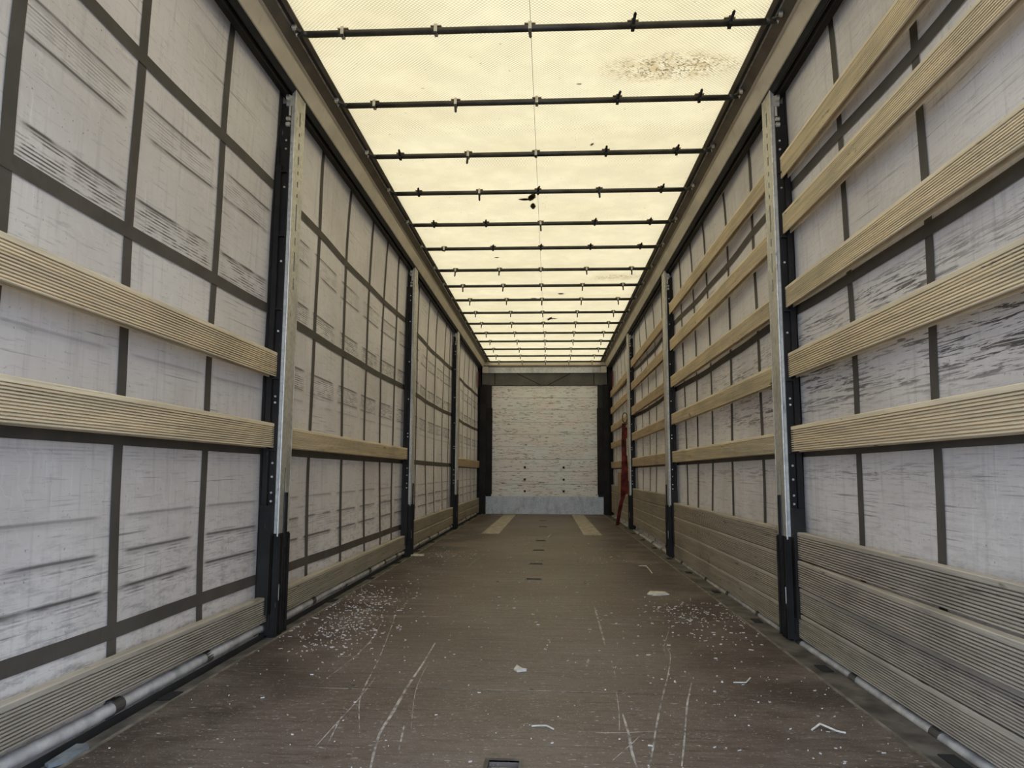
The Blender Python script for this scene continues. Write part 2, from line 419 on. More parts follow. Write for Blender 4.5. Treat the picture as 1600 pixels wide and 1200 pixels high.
# scratches in the ply
SCR = [
 ([(-0.786, 4.164), (-0.706, 3.647), (-0.621, 3.037), (-0.577, 2.633), (-0.549, 2.445), (-0.473, 2.162)], .005),
 ([(-0.789, 3.82), (-0.738, 3.43), (-0.722, 3.11), (-0.735, 2.777), (-0.745, 2.636)], .0035),
 ([(-0.43, 3.285), (-0.423, 2.938), (-0.423, 2.644), (-0.415, 2.334), (-0.413, 2.166), (-0.395, 2.022), (-0.373, 1.882)], .010),
 ([(-0.405, 2.976), (-0.386, 2.589), (-0.33, 2.211)], .0025),
 ([(-0.565, 2.725), (-0.559, 2.469), (-0.564, 2.216), (-0.567, 2.028)], .004),
 ([(0.34, 4.218), (0.336, 3.728), (0.33, 3.305)], .012),
 ([(0.598, 3.272), (0.59, 3.126), (0.532, 2.835), (0.464, 2.541), (0.403, 2.261), (0.365, 2.073), (0.34, 1.963), (0.328, 1.914)], .006),
 ([(0.602, 2.74), (0.54, 2.495), (0.478, 2.207), (0.428, 1.98)], .006),
 ([(0.315, 2.384), (0.315, 2.215), (0.309, 2.069), (0.31, 1.964)], .008),
 ([(0.317, 2.61), (0.306, 2.407), (0.291, 2.233)], .003),
 ([(-0.355, 2.23), (-0.331, 2.043)], .006),
 ([(0.245, 3.062), (0.229, 2.932)], .012),
 ([(0.336, 3.03), (0.331, 2.789)], .004),
 ([(-0.81, 3.023), (-0.684, 3.005)], .008),
 ([(-0.728, 2.585), (-0.547, 2.583)], .006),
 ([(0.143, 2.223), (0.255, 2.211), (0.398, 2.231)], .005),
 ([(0.368, 3.754), (0.513, 3.747)], .012),
 ([(-0.581, 5.802), (-0.562, 6.363), (-0.526, 6.777)], .006),
 ([(-0.567, 2.301), (-0.534, 2.03)], .004),
 ([(0.67, 3.642), (0.591, 3.294), (0.57, 3.125)], .003),
 ([(-0.30, 2.606), (0.02, 2.604), (0.34, 2.606)], .005),
 ([(-0.80, 3.868), (-0.62, 3.866), (-0.40, 3.868)], .007),
 ([(0.05, 3.866), (0.42, 3.868), (0.80, 3.866)], .006),
 ([(-0.62, 5.126), (-0.30, 5.128), (0.10, 5.126)], .008),
 ([(0.15, 5.127), (0.6, 5.126)], .006),
 ([(0.344, 2.188), (0.316, 2.131), (0.251, 2.007)], .003),
]
def ribbon(pts, w, z):
    # Catmull-Rom through the points, tapered ribbon lying on the boards
    P = [Vector((x, y)) for x, y in pts]; Q = []
    for i in range(len(P) - 1):
        a = P[max(i - 1, 0)]; b = P[i]; c = P[i + 1]; d = P[min(i + 2, len(P) - 1)]
        for k in range(6):
            t = k / 6
            Q.append(0.5 * ((2 * b) + (c - a) * t + (2 * a - 5 * b + 4 * c - d) * t * t + (3 * b - a - 3 * c + d) * t ** 3))
    Q.append(P[-1]); m = MB(); L = []; R = []
    for i, q in enumerate(Q):
        t = (Q[min(i + 1, len(Q) - 1)] - Q[max(i - 1, 0)]).normalized(); n = Vector((-t.y, t.x))
        ww = w * 0.5 * (0.35 + 0.65 * math.sin(math.pi * min(max(i / (len(Q) - 1), 0.06), 0.94)) ** 0.6) * random.uniform(0.75, 1.15)
        L.append((q.x + n.x * ww, q.y + n.y * ww, z)); R.append((q.x - n.x * ww, q.y - n.y * ww, z))
    return m.grid([L, R])
for pts, w in SCR:
    ribbon(pts, w, 0.0004).build('scratch', M['scratch'], floor, warp=True)

# ---- sills along both sides of the floor
def sill(name, s, xi, xo, label):
    yy = ys
    m = MB().extrude_y([(xi, -0.10), (xo, -0.10), (xo, -0.008), (xi, -0.002)], yy)
    o = m.build(name, M['sill'], warp=True)
    tag(o, label, 'sill', kind='structure')
    MB().extrude_y([(xi - s * 0.004, -0.01), (xi + s * 0.008, -0.01), (xi + s * 0.007, 0.004), (xi - s * 0.002, 0.004)], yy).build('edge_lip', M['lip'], o, warp=True)
    MB().extrude_y([(xo, -0.16), (xo + s * 0.085, -0.16), (xo + s * 0.085, -0.075), (xo, -0.075)], yy).build('gutter', M['dark'], o, warp=True)
    MB().extrude_y([(s * 1.246, -0.10), (s * 1.250, -0.10), (s * 1.250, 0.012 if s < 0 else -0.046), (s * 1.246, 0.012 if s < 0 else -0.046)], yy).build('gap_backing', M['rubber'], o, warp=True)  # black plate added so the gap below the hem reads dark
    # lashing notches: dark plates on the strip, colour stands in for shaded holes
    y = 1.15 if s > 0 else 1.55
    while y < 13.2:
        xc = xi + s * abs(xo - xi) * 0.62
        MB().box(xc - 0.022, xc + 0.022, y - 0.045, y + 0.045, -0.006, -0.002 + 0.0006).build('lashing_notch', M['dark'], o, warp=True)
        y += 0.92
    return o
sill('trim_1', -1, PL - 0.001, -1.236, 'dirty metal floor edge along the left curtain')
sill('trim_2', 1, PR + 0.001, 1.215, 'dirty metal floor edge along the right curtain')

# ---- side curtains with webbing
CX = 1.287
BAYS = {-1: [REAR, 3.43, 6.67, 9.93, FRONT], 1: [REAR, 3.54, 6.88, 10.13, FRONT]}
def bulge(s, y, z):
    # the slack sheet stands off from the slats in the middle of each bay
    for a, b in zip(BAYS[s][:-1], BAYS[s][1:]):
        if a <= y <= b:
            return 0.034 * math.sin(math.pi * (y - a) / (b - a)) ** 0.6 * math.sin(math.pi * min(max(z / 2.72, 0), 1)) ** 0.6
    return 0.0
def cxs(s, y, z):
    return s * (CX + bulge(s, y, z) + 0.006 * math.sin(y * 2.1 + z * 1.3) + 0.004 * math.sin(y * 5.3 - z * 2.2))
STRAP_L = [-0.14, 0.45, 1.04, 1.64, 2.19, 2.78, 3.35, 4.01, 4.61, 5.22, 5.71, 6.18, 6.65, 7.22, 7.82, 8.41, 9.07, 9.55, 10.28, 10.72, 11.23, 11.84, 12.36, 12.88, 13.45]
STRAP_R = [-0.14, 0.45, 1.05, 1.65, 2.27, 2.86, 3.48, 4.10, 4.74, 5.36, 5.87, 6.36, 6.86, 7.48, 8.10, 8.68, 9.27, 9.85, 10.62, 11.2, 11.75, 12.3, 12.8, 13.3]
BELTS = [2.178, 1.555, 0.865, 0.258]
def curtain(name, s, mat, straps, hemx, hemz, label):
    rows = []
    NY = 110
    for k in range(26):
        z = -0.06 + (2.71 + 0.06) * k / 25
        rows.append([(cxs(s, REAR + (FRONT + 0.02 - REAR) * i / NY, z), REAR + (FRONT + 0.02 - REAR) * i / NY, z) for i in range(NY + 1)])
    o = MB().grid(rows).build(name, mat, warp=True, smooth=True)
    tag(o, label, 'curtain', kind='structure')
    e = 0.0022
    def strip_v(y, w):
        R = []
        for k in range(27):
            z = 0.0 + 2.70 * k / 26
            jy = 0.004 * math.sin(k * 0.7 + y * 3)
            R.append([(cxs(s, y, z) - s * (e + 0.001), y - w / 2 + jy, z), (cxs(s, y, z) - s * (e + 0.001), y + w / 2 + jy, z)])
        return R
    for y in straps:
        y = y * (1.0 + bulge(s, y, 1.3) * 0.8 / 1.2)
        w = 0.050 if y < 9.2 else 0.046
        m = MB().grid(strip_v(y, w))
        # the strap goes round the hem roll
        m.cyl((hemx, y - w / 2, hemz), (hemx, y + w / 2, hemz), 0.0225, n=14)
        m.build('strap', M['strap'], o, warp=True)
    for z in BELTS:
        A = []; B = []
        for i in range(NY + 1):
            y = REAR + (FRONT - REAR) * i / NY
            A.append((cxs(s, y, z) - s * e * 2.2, y, z - 0.024)); B.append((cxs(s, y, z) - s * e * 2.2, y, z + 0.024))
        MB().grid([A, B]).build('belt', M['strap'], o, warp=True)
    m = MB(); N = 14
    pr = [(hemx + 0.020 * math.cos(2 * math.pi * i / N), hemz + 0.020 * math.sin(2 * math.pi * i / N)) for i in range(N)]
    yy = [REAR + (FRONT - REAR) * i / 90 for i in range(91)]
    m.extrude_y(pr, yy, lambda y: (0.003 * math.sin(y * 7), 0.003 * math.sin(y * 4.3 + 1)))
    m.build('hem_roll', M['hem'], o, warp=True, smooth=True)
    yt = 13.28 if s < 0 else 13.22
    MB().box(s * 1.262, s * 1.268, yt, yt + 0.16, 2.28, 2.58).build('red_corner_flap', M['red'], o)
    return o
curtain('wall_left', -1, M['curtain_l'], STRAP_L, -1.262, 0.036, 'grey tarpaulin side curtain with dark webbing grid, left')
curtain('wall_right', 1, M['curtain_r'], STRAP_R, 1.258, -0.022, 'grey tarpaulin side curtain behind the many slats, right')

# ---- front wall
wf = slab(-1.32, 1.32, FRONT + 0.03, FRONT + 0.09, -0.35, 2.86, 1).build('wall_front', M['dark'])
tag(wf, 'front bulkhead with pale scuffed boards and galvanised kick sheet', 'wall', kind='structure')
fz0, fz1 = 0.225, 2.335
NB = 9
for i in range(NB):
    a = fz0 + (fz1 - fz0) * i / NB; b = fz0 + (fz1 - fz0) * (i + 1) / NB
    t = FRONT + random.uniform(-0.002, 0.002)
    MB().box(-1.02, 1.002, t, FRONT + 0.03, a + 0.0025, b - 0.0025).build('board', M['front'], wf)
for x in (-0.384, 0.352):
    for z in (0.775, 0.545, 0.325):
        MB().cyl((x, FRONT + 0.004, z), (x, FRONT - 0.012, z), 0.024, 0.018, 10).build('bolt', M['black'], wf)
kz0, kz1 = -0.102, 0.228
kp = MB().box(-1.147, 1.110, FRONT - 0.012, FRONT - 0.004, kz0, kz1).build('kick_sheet', M['kick'], wf)
for x in [-1.12, -0.9, -0.7, -0.5, -0.384, -0.1, 0.1, 0.352, 0.55, 0.75, 0.95, 1.085]:
    for z in ((kz0 + 0.02, kz1 - 0.02) if x not in (-0.384, 0.352) else (kz0 + 0.02, -0.03, 0.04, 0.11, kz1 - 0.02)):
        MB().cyl((x, FRONT - 0.012, z), (x, FRONT - 0.018, z), 0.008, n=8).build('rivet', M['chrome'], kp)
hd = MB().box(-1.21, 1.185, FRONT - 0.03, FRONT + 0.03, 2.342, 2.572).build('header_sheet', M['header'], wf)
for (xa, za, xb, zb) in ((-0.537, 2.565, -0.085, 2.346), (0.49, 2.565, 0.06, 2.346)):
    d = Vector((xb - xa, 0, zb - za)).normalized(); n = Vector((-d.z, 0, d.x)) * 0.006
    A = Vector((xa, FRONT - 0.0312, za)); B = Vector((xb, FRONT - 0.0312, zb))
    MB().add([A + n, B + n, B - n, A - n, A + n + Vector((0, .004, 0)), B + n + Vector((0, .004, 0)), B - n + Vector((0, .004, 0)), A - n + Vector((0, .004, 0))],
             [(0, 1, 2, 3), (4, 5, 1, 0), (3, 2, 6, 7)]).build('crease_seam', M['dark'], hd)
for x in (-0.965, 0.935):
    MB().box(x - 0.006, x + 0.006, FRONT - 0.034, FRONT - 0.028, 2.345, 2.57).build('sheet_joint', M['dark'], hd)
bm_ = MB().box(-1.085, 1.065, FRONT - 0.07, FRONT + 0.03, 2.580, 2.688).build('header_beam', M['alu'], wf)
MB().box(-1.09, 1.07, FRONT - 0.085, FRONT + 0.03, 2.692, 2.722).build('beam_cap', M['raildark'], bm_)
MB().box(-1.09, 1.07, FRONT - 0.080, FRONT + 0.03, 2.572, 2.582).build('beam_lip', M['alu'], bm_)
for x0, x1 in ((-1.205, -1.09), (1.07, 1.175)):
    MB().box(x0, x1, FRONT - 0.075, FRONT + 0.03, 2.575, 2.70).build('beam_corner', M['cream'], bm_)
MB().box(-1.21, 1.185, FRONT - 0.05, FRONT + 0.03, 2.722, 2.86).build('top_closure', M['cream'], wf)
for s, xo, xi in ((-1, -1.235, -1.02), (1, 1.205, 1.002)):
    mid = xo + (xi - xo) * 0.52
    cp = MB().box(xo, mid, FRONT - 0.14, FRONT + 0.03, -0.11, 2.342).build('corner_post', M['black'], wf)
    MB().box(mid, xi + (0.012 * -s * 0), FRONT - 0.05, FRONT + 0.03, 0.228, 2.342).build('inner_flange', M['rubber'], cp)
    MB().box(xo + (mid - xo) * 0.9, xi - s * 0.016, FRONT - 0.075, FRONT - 0.045, 0.27, 1.90).build('cover_strip', M['black'], cp)
    MB().box(xo, s * 1.34, FRONT - 0.02, FRONT + 0.03, -0.3, 2.86).build('outer_flange', M['black'], cp)
    for k in range(9):
        z = 0.35 + k * 0.22
        MB().cyl((xo - s * -0.0 , FRONT - 0.10, z), (xo - s * 0.012, FRONT - 0.10, z), 0.012, n=8).build('bolt', M['chrome'], cp)

# ---- roof sheet and the rails that carry it
BOWZ = 2.757
BOWS = [1.03, 1.69, 2.35, 3.007, 3.659, 4.31, 4.933, 5.613, 6.262, 6.979, 7.616, 8.277, 8.983, 9.683, 10.395, 11.099, 11.85, 12.60, 13.30]
ry = []
for a, b in zip([REAR, 0.37] + BOWS, [0.37] + BOWS + [FRONT + 0.03]):
    for k in range(6): ry.append(a + (b - a) * k / 6)
ry.append(FRONT + 0.03)
def sag(x, y):
    i = min(range(len(BOWS)), key=lambda k: abs(BOWS[k] - y)); d = abs(BOWS[i] - y)
    return 2.790 + 0.020 * min(1, abs(x) / 1.1) ** 2 - 0.004 * min(d / 0.3, 1) + 0.002 * math.sin(x * 9 + y * 4)
rows = [[(-1.11 + 2.22 * i / 30, y, sag(-1.11 + 2.22 * i / 30, y)) for i in range(31)] for y in ry]
ceil = MB().grid(rows).build('ceiling', M['roof'], smooth=True)
tag(ceil, 'cream translucent roof tarpaulin glowing with daylight', 'roof', kind='structure')
A = [(0.0005, y, sag(0, y) - 0.0012) for y in ry]; B = [(0.0025, y, sag(0, y) - 0.0012) for y in ry]
MB().grid([A, B]).build('weld_seam', M['raildark'], ceil)

def rail(name, s, label):
    yy = [REAR, 3, 7, 10, FRONT + 0.03]
    P = lambda pts: [(s * x, z) for x, z in pts]
    o = MB().extrude_y(P([(1.190, 2.692), (1.186, 2.700), (1.162, 2.752), (1.156, 2.772), (1.30, 2.84), (1.30, 2.692)]), yy).build(name, M['cream'])
    tag(o, label, 'roof rail', kind='structure')
    MB().extrude_y(P([(1.156, 2.766), (1.144, 2.768), (1.146, 2.778), (1.158, 2.779)]), yy).build('rail_lip', M['cream'], o)
    MB().extrude_y(P([(1.146, 2.774), (1.102, 2.800), (1.104, 2.86), (1.30, 2.86), (1.30, 2.80)]), yy).build('inner_face', M['raildark'], o)  # downward face, its shade painted in by the darker material
    MB().extrude_y(P([(1.103, 2.797), (1.096, 2.800), (1.097, 2.804), (1.105, 2.803)]), yy).build('bright_edge', M['chrome'], o)
    MB().extrude_y(P([(1.098, 2.803), (1.080, 2.800), (1.079, 2.806), (1.098, 2.809)]), yy).build('seal_strip', M['rubber'], o)
    MB().extrude_y(P([(1.082, 2.801), (1.056, 2.800), (1.056, 2.806), (1.082, 2.808)]), yy).build('slide_track', M['raildark'], o)
    MB().extrude_y(P([(1.192, 2.697), (1.215, 2.672), (1.222, 2.672), (1.222, 2.697)]), yy).build('curtain_track', M['rubber'], o)
    MB().extrude_y(P([(1.236, 2.697), (1.236, 2.655), (1.262, 2.650), (1.262, 2.697)]), yy).build('roller_channel', M['black'], o)
    return o
rail('trim_3', -1, 'cream painted roof rail along the left side')
rail('trim_4', 1, 'cream painted roof rail along the right side')

# ================================================================== ROOF BOWS
ORD = ['first', 'second', 'third', 'fourth', 'fifth', 'sixth', 'seventh', 'eighth', 'ninth', 'tenth', 'eleventh', 'twelfth', 'thirteenth', 'fourteenth', 'fifteenth', 'sixteenth']
CLIPX = [-0.864, -0.423, 0.007, 0.452, 0.895]
TONGUE = {0: 'ssduu', 1: 'sdsuu', 2: 'udsuu', 3: 'uduDu', 4: 'uuduu', 5: 'suuuu', 6: 'ddsdd', 7: 'ddddd'}
def roof_bow(i, y, visible_index):
    if visible_index == 0: lab = 'black tubular roof bow nearest the viewer, with small strap clips'
    elif visible_index == 15: lab = 'black tubular roof bow closest to the front wall header'
    else: lab = ORD[visible_index] + ' black tubular roof bow counted from the viewer'
    if visible_index < 0: return
    t = empty('roof_bow', (0, y, BOWZ))
    tag(t, lab, 'roof bow', 'roof bows under the tarpaulin')
    MB().cyl((-1.02, y, BOWZ), (1.045, y, BOWZ), 0.0155, n=16).build('tube', M['bow'], t, smooth=True)
    for s, xe in ((-1, -1.02), (1, 1.045)):
        m = MB()
        m.cyl((xe, y, BOWZ), (xe + s * 0.035, y - 0.004, BOWZ + 0.006), 0.0155, 0.009, 10)
        m.cyl((xe + s * 0.030, y - 0.004, BOWZ + 0.006), (xe + s * 0.075, y - 0.022, BOWZ + 0.028), 0.010, 0.007, 8)
        m.cyl((xe + s * 0.030, y + 0.004, BOWZ + 0.002), (xe + s * 0.065, y + 0.022, BOWZ + 0.012), 0.009, 0.007, 8)
        b = m.build('end_bracket', M['bow'], t, smooth=True)
        r = MB()
        r.cyl((xe + s * 0.050, y - 0.018, BOWZ + 0.024), (xe + s * 0.068, y - 0.018, BOWZ + 0.024), 0.014, n=12)
        r.cyl((xe + s * 0.046, y + 0.016, BOWZ + 0.012), (xe + s * 0.062, y + 0.016, BOWZ + 0.012), 0.010, n=10)
        r.build('roller', M['chrome'], b, smooth=False)
    pat = TONGUE.get(visible_index, 'ddddd')
    for k, x in enumerate(CLIPX):
        x = x + random.uniform(-0.012, 0.012)
        m = MB()
        # band round the tube
        m.box(x - 0.0075, x + 0.0075, y - 0.0185, y - 0.0155, BOWZ - 0.018, BOWZ + 0.024)
        m.box(x - 0.0075, x + 0.0075, y + 0.0155, y + 0.0185, BOWZ - 0.018, BOWZ + 0.024)
        m.box(x - 0.0075, x + 0.0075, y - 0.0185, y + 0.0185, BOWZ - 0.0185, BOWZ - 0.0155)
        c = m.build('tarp_clip', M['rubber'] if pat[k] in 'uD' else M['galv'], t)
        MB().box(x - 0.025, x + 0.025, y - 0.008, y + 0.030, BOWZ + 0.020, BOWZ + 0.024).build('clip_plate', M['clipplate'], c)
        h = MB(); p = pat[k]
        if p == 's':
            h.box(x - 0.014, x + 0.007, y - 0.024, y - 0.016, BOWZ - 0.026, BOWZ - 0.016)
        else:
            L = {'d': 0.050, 'D': 0.042, 'u': 0.05}[p] * random.uniform(0.85, 1.15)
            w = 0.0068
            if p in 'dD':
                a0 = Vector((x, y - 0.017, BOWZ - 0.012)); a1 = a0 + Vector((random.uniform(-.004, .004), -0.006, -L))
            else:
                a0 = Vector((x, y - 0.018, BOWZ - 0.004)); a1 = a0 + Vector((random.uniform(0, .010), -L * 0.9, 0.018))
            d = (a1 - a0); sx = Vector((w, 0, 0)); th = d.cross(sx).normalized() * 0.0016
            tip = a1 + d.normalized() * 0.008
            ring = [a0 - sx, a0 + sx, a1 + sx, tip, a1 - sx]
            h.add([p_ + th for p_ in ring] + [p_ - th for p_ in ring], [(0, 1, 2, 3, 4), (9, 8, 7, 6, 5), (0, 5, 6, 1), (1, 6, 7, 2), (2, 7, 8, 3), (3, 8, 9, 4), (4, 9, 5, 0)])
        h.build('strap_tongue', M['rubber'], c)
vis = 0
for i, y in enumerate(BOWS):
    roof_bow(i, y, vis if y > 2.9 else -1)
    if y > 2.9: vis += 1

# ================================================================== SLIDING PILLARS
ROWS = [2.315, 1.985, 1.615, 1.275, 0.93]
def pillar(s, yn, yfar, label):
    X = lambda v: s * v
    t = empty('sliding_pillar', (X(1.23), (yn + yfar) / 2, zf(yn)))
    tag(t, label, 'pillar', 'sliding side pillars')
    wd = yfar - yn; ym = (yn + yfar) / 2; IN = 1.200; ZT = 2.688
    m = MB(); sl = 0.008
    # perforated inner face: two side strips and the bridges between the slots
    m.box(X(IN), X(IN + 0.004), yn, ym - sl, 0.462, ZT); m.box(X(IN), X(IN + 0.004), ym + sl, yfar, 0.462, ZT)
    zs = []
    z = 2.60
    lens = [0.075, 0.02, 0.035, 0.045, 0.02, 0.03, 0.02, 0.14, 0.04, 0.10, 0.06]
    for L in lens: zs.append((z - L, z)); z -= L + 0.035
    top = ZT
    for a, b in zs:
        m.box(X(IN), X(IN + 0.004), ym - sl, ym + sl, b, top); top = a
    m.box(X(IN), X(IN + 0.004), ym - sl, ym + sl, 0.78, top)
    # rolled edges
    m.cyl((X(IN + 0.003), yn, 0.455), (X(IN + 0.003), yn, ZT), 0.0055, n=8)
    m.cyl((X(IN + 0.003), yfar, 0.462), (X(IN + 0.003), yfar, ZT), 0.005, n=8)
    m.box(X(IN), X(IN + 0.020), yn - 0.003, yn + 0.001, 0.46, ZT)
    up = m.build('column', M['galv' ], t, warp=True)
    # dark channel behind
    MB().box(X(IN + 0.012), X(1.272), yn + 0.004, yfar - 0.004, 0.03, 2.62).build('inner_channel', M['black'], t, warp=True)
    n_ = MB(); n_.box(X(IN + 0.020), X(1.275), yn - 0.012, yn + 0.003, 0.03, 2.50); n_.box(X(IN + 0.05), X(1.275), yn - 0.034, yn - 0.012, 0.03, 2.28)
    nc = n_.build('side_channel', M['black'], t, warp=True)
    n_ = MB(); n_.box(X(IN + 0.010), X(1.275), yfar - 0.003, yfar + 0.016, 0.03, 2.45)
    n_.build('side_channel', M['black'], t, warp=True)
    MB().box(X(IN + 0.008), X(1.25), yn + 0.006, yfar - 0.006, 2.60, 2.66).build('head_block', M['galv'], t, warp=True)
    for k, zz in enumerate((2.415, 2.37, 2.17, 1.79, 1.44, 1.12, 1.09, 0.80, 0.735, 0.66, 0.62, 0.52)):
        MB().cyl((X(IN + 0.036), yn - 0.012, zz), (X(IN + 0.036), yn - 0.018, zz), 0.0052, n=8).build('bolt', M['chrome'], nc, warp=True)
    # black foot
    b = MB()
    b.box(X(IN - 0.004), X(1.272), yn - 0.004, yfar + 0.006, 0.0, 0.468)
    for yy, ww in ((yn + 0.004, 0.010), (ym - 0.014, 0.008), (ym + 0.012, 0.007), (yfar - 0.006, 0.010)):
        b.box(X(IN - 0.011), X(IN), yy - ww / 2, yy + ww / 2, 0.0, 0.462)
    b.box(X(IN + 0.02), X(1.275), yn - 0.045, yn, 0.10, 0.60)
    b.box(X(IN + 0.012), X(1.272), yfar, yfar + 0.022, 0.0, 0.52)
    ft = b.build('foot', M['black'], t, warp=True)
    MB().box(X(IN - 0.014), X(IN - 0.005), ym - 0.012, ym + 0.010, 0.40, 0.66).build('lock_lever', M['black'], ft, warp=True)
    MB().cyl((X(IN - 0.0115), yn + 0.006, 0.16), (X(IN - 0.0115), yn + 0.006, 0.235), 0.0022, n=6).build('worn_edge', M['galv'], ft, warp=True)
    # slat pockets
    for zc in ROWS:
        for y0, y1, far in ((yn - 0.030, yn - 0.012, 0), (yfar + 0.014, yfar + 0.036, 1)):
            p = MB()
            if far:
                p.box(X(1.214), X(1.222), y0, y1, zc - 0.050, zc + 0.060)
            p.box(X(1.266), X(1.272), y0 - 0.002, y1, zc - 0.065, zc + 0.065)
            p.box(X(1.222), X(1.268), y0, y1, zc - 0.072, zc - 0.064)
            p.build('slat_pocket', M['black'], t, warp=True)
    # hanger with rollers
    h = MB()
    h.cyl((X(1.228), yn - 0.005, 2.55), (X(1.228), yn - 0.005, 2.655), 0.006, n=8)
    h.cyl((X(1.222), yn - 0.014, 2.50), (X(1.240), yn - 0.014, 2.50), 0.012, n=10)
    h.cyl((X(1.222), yn - 0.014, 2.53), (X(1.240), yn - 0.014, 2.53), 0.010, n=10)
    h.box(X(1.215), X(1.245), yn - 0.012, yn + 0.010, 2.60, 2.655)
    hg = h.build('hanger', M['galv'], t)
    MB().cyl((X(1.224), yn - 0.018, 2.638), (X(1.240), yn - 0.018, 2.638), 0.017, n=14).build('roller', M['chrome'], hg)
PIL = {(-1, 0): (3.365, 3.495), (-1, 1): (6.60, 6.735), (-1, 2): (9.85, 10.0), (1, 0): (3.475, 3.60), (1, 1): (6.80, 6.955), (1, 2): (10.06, 10.21)}
PN = ['nearest the viewer', 'in the middle', 'closest to the front wall']
for (s, k), (a, b) in PIL.items():
    pillar(s, a, b, 'galvanised sliding pillar with black foot, %s side, %s' % ('left' if s < 0 else 'right', PN[k]))

# ================================================================== SIDE SLATS
def slat_profile(s, z0, z1, nr=10):
    """(x, z) outline: ribbed inner face, open channel underneath with a thin back lip"""
    xi = 1.235; th = 0.032; pts = []
    H = z1 - z0; a = z0 + 0.006; b = z1 - 0.012; step = (b - a) / nr; dep = 0.0105
    pts.append((xi + 0.002, z0)); pts.append((xi, z0 + 0.002))
    z = a
    for i in range(nr):
        pts += [(xi, z), (xi + dep, z + step * 0.06), (xi + dep, z + step * 0.40), (xi, z + step * 0.48)]
        z += step
    pts += [(xi, b), (xi, z1 - 0.003), (xi + 0.003, z1), (xi + th, z1), (xi + th, z0 - 0.003), (xi + th - 0.005, z0 - 0.003), (xi + th - 0.005, z0 + 0.022), (xi + 0.0115, z0 + 0.022), (xi + 0.0115, z0 + 0.007), (xi + 0.007, z0 + 0.004), (xi + 0.007, z0)]
    return [(s * x, z) for x, z in pts]
def side_slat(s, y0, y1, z0, z1, label, mat, group, bow=0.0, sagd=0.0, dx=0.0, tilt=0.0, nr=10, broken=False):
    n = 10; L = y1 - y0
    yy = [y0 + L * i / n for i in range(n + 1)]
    prof = slat_profile(s, z0, z1, nr)
    off = lambda y: (-s * (bow * math.sin(math.pi * (y - y0) / L) + dx), -sagd * math.sin(math.pi * (y - y0) / L) + tilt * (y - y0))
    m = MB().extrude_y(prof, yy, off)
    org = (s * 1.248, (y0 + y1) / 2, W((y0 + y1) / 2, z0))
    o = m.build('side_slat', mat, origin=org, warp=True)
    tag(o, label, 'slat', group)
    # end caps, slightly darker sawn ends
    if broken:
        q = MB(); y = y0; zt = z1
        q.add([(s * 1.231, y + 0.002, zt - 0.035), (s * 1.231, y + 0.05, zt + 0.004), (s * 1.229, y + 0.075, zt + 0.012), (s * 1.233, y + 0.03, zt - 0.028),
               (s * 1.240, y + 0.002, zt - 0.035), (s * 1.240, y + 0.05, zt + 0.004), (s * 1.238, y + 0.075, zt + 0.012), (s * 1.240, y + 0.03, zt - 0.028)],
              [(0, 1, 2, 3), (4, 7, 6, 5), (0, 4, 5, 1), (1, 5, 6, 2), (2, 6, 7, 3), (3, 7, 4, 0)])
        q.build('splinter', M['straw'], o, warp=True)
    return o
BN = ['nearest', 'second', 'third', 'farthest']
def bay_range(s, b):
    e0 = REAR + 0.05 if b == 0 else PIL[(s, b - 1)][1] + 0.018
    e1 = FRONT - 0.16 if b == 3 else PIL[(s, b)][0] - 0.014
    return e0, e1
def put(s, b, rows, kind, **kw):
    side = 'left' if s < 0 else 'right'
    y0, y1 = bay_range(s, b); n = len(rows)
    for k, (z0, z1) in enumerate(rows):
        if kind == 'upper':
            if n == 1: which = 'single pale ribbed slat at chest height'
            else: which = ('top', 'second', 'third', 'fourth', 'lowest')[k if k < n - 1 else 4] + ' of the %s spaced pale ribbed slats' % ('two', 'three', 'four', 'five')[n - 2]
            mat = M['slat'] if b < 2 else M['slat3']
        else:
            if n == 1: which = 'single greyish ribbed slat along the floor'
            else: which = ('top', 'second', 'third', 'bottom')[k if k < n - 1 else 3] + ' of the %s stacked greyish floor slats' % ('two', 'three', 'four')[n - 2]
            mat = M['slat2']
        lab = '%s in the %s bay, %s side' % (which, BN[b], side)
        ex = {k2: (v[k] if isinstance(v, (list, tuple)) else v) for k2, v in kw.items()}
        side_slat(s, y0, y1, z0, z1, lab, mat, ('pale slats' if kind == 'upper' else 'floor slats') + ' on the %s side' % side, **ex)
R5 = [(2.262, 2.374), (1.935, 2.040), (1.565, 1.668), (1.222, 1.340), (0.866, 0.986)]
put(1, 0, R5, 'upper', tilt=[-0.012, 0.0, 0.0, 0.0, 0.0], sagd=[0.01, 0.004, 0.004, 0.003, 0.002])
put(1, 0, [(0.372, 0.492), (0.246, 0.364), (0.128, 0.238), (0.012, 0.120)], 'floor', bow=[0.0, 0.030, 0.004, 0.0], dx=[0.0, 0.003, 0.0, 0.0])
put(1, 1, [(2.262, 2.364), (1.915, 2.020), (1.570, 1.672), (1.218, 1.318), (0.868, 0.968)], 'upper', broken=[False] * 4 + [True])
put(1, 1, [(0.376, 0.494), (0.252, 0.370), (0.128, 0.246), (0.006, 0.122)], 'floor')
put(1, 2, [(2.215, 2.318), (1.905, 2.010), (1.565, 1.675), (1.215, 1.318), (0.860, 0.972)], 'upper')
put(1, 2, [(0.440, 0.560), (0.314, 0.434), (0.188, 0.308), (0.062, 0.182)], 'floor', bow=[0.012, 0.004, 0.0, 0.0])
put(1, 3, [(2.14, 2.25), (1.84, 1.95), (1.52, 1.63), (1.215, 1.32), (0.860, 0.972)], 'upper')
put(1, 3, [(0.440, 0.560), (0.314, 0.434), (0.188, 0.308), (0.062, 0.182)], 'floor')
put(-1, 0, [(1.215, 1.334), (0.873, 0.990)], 'upper', nr=11)
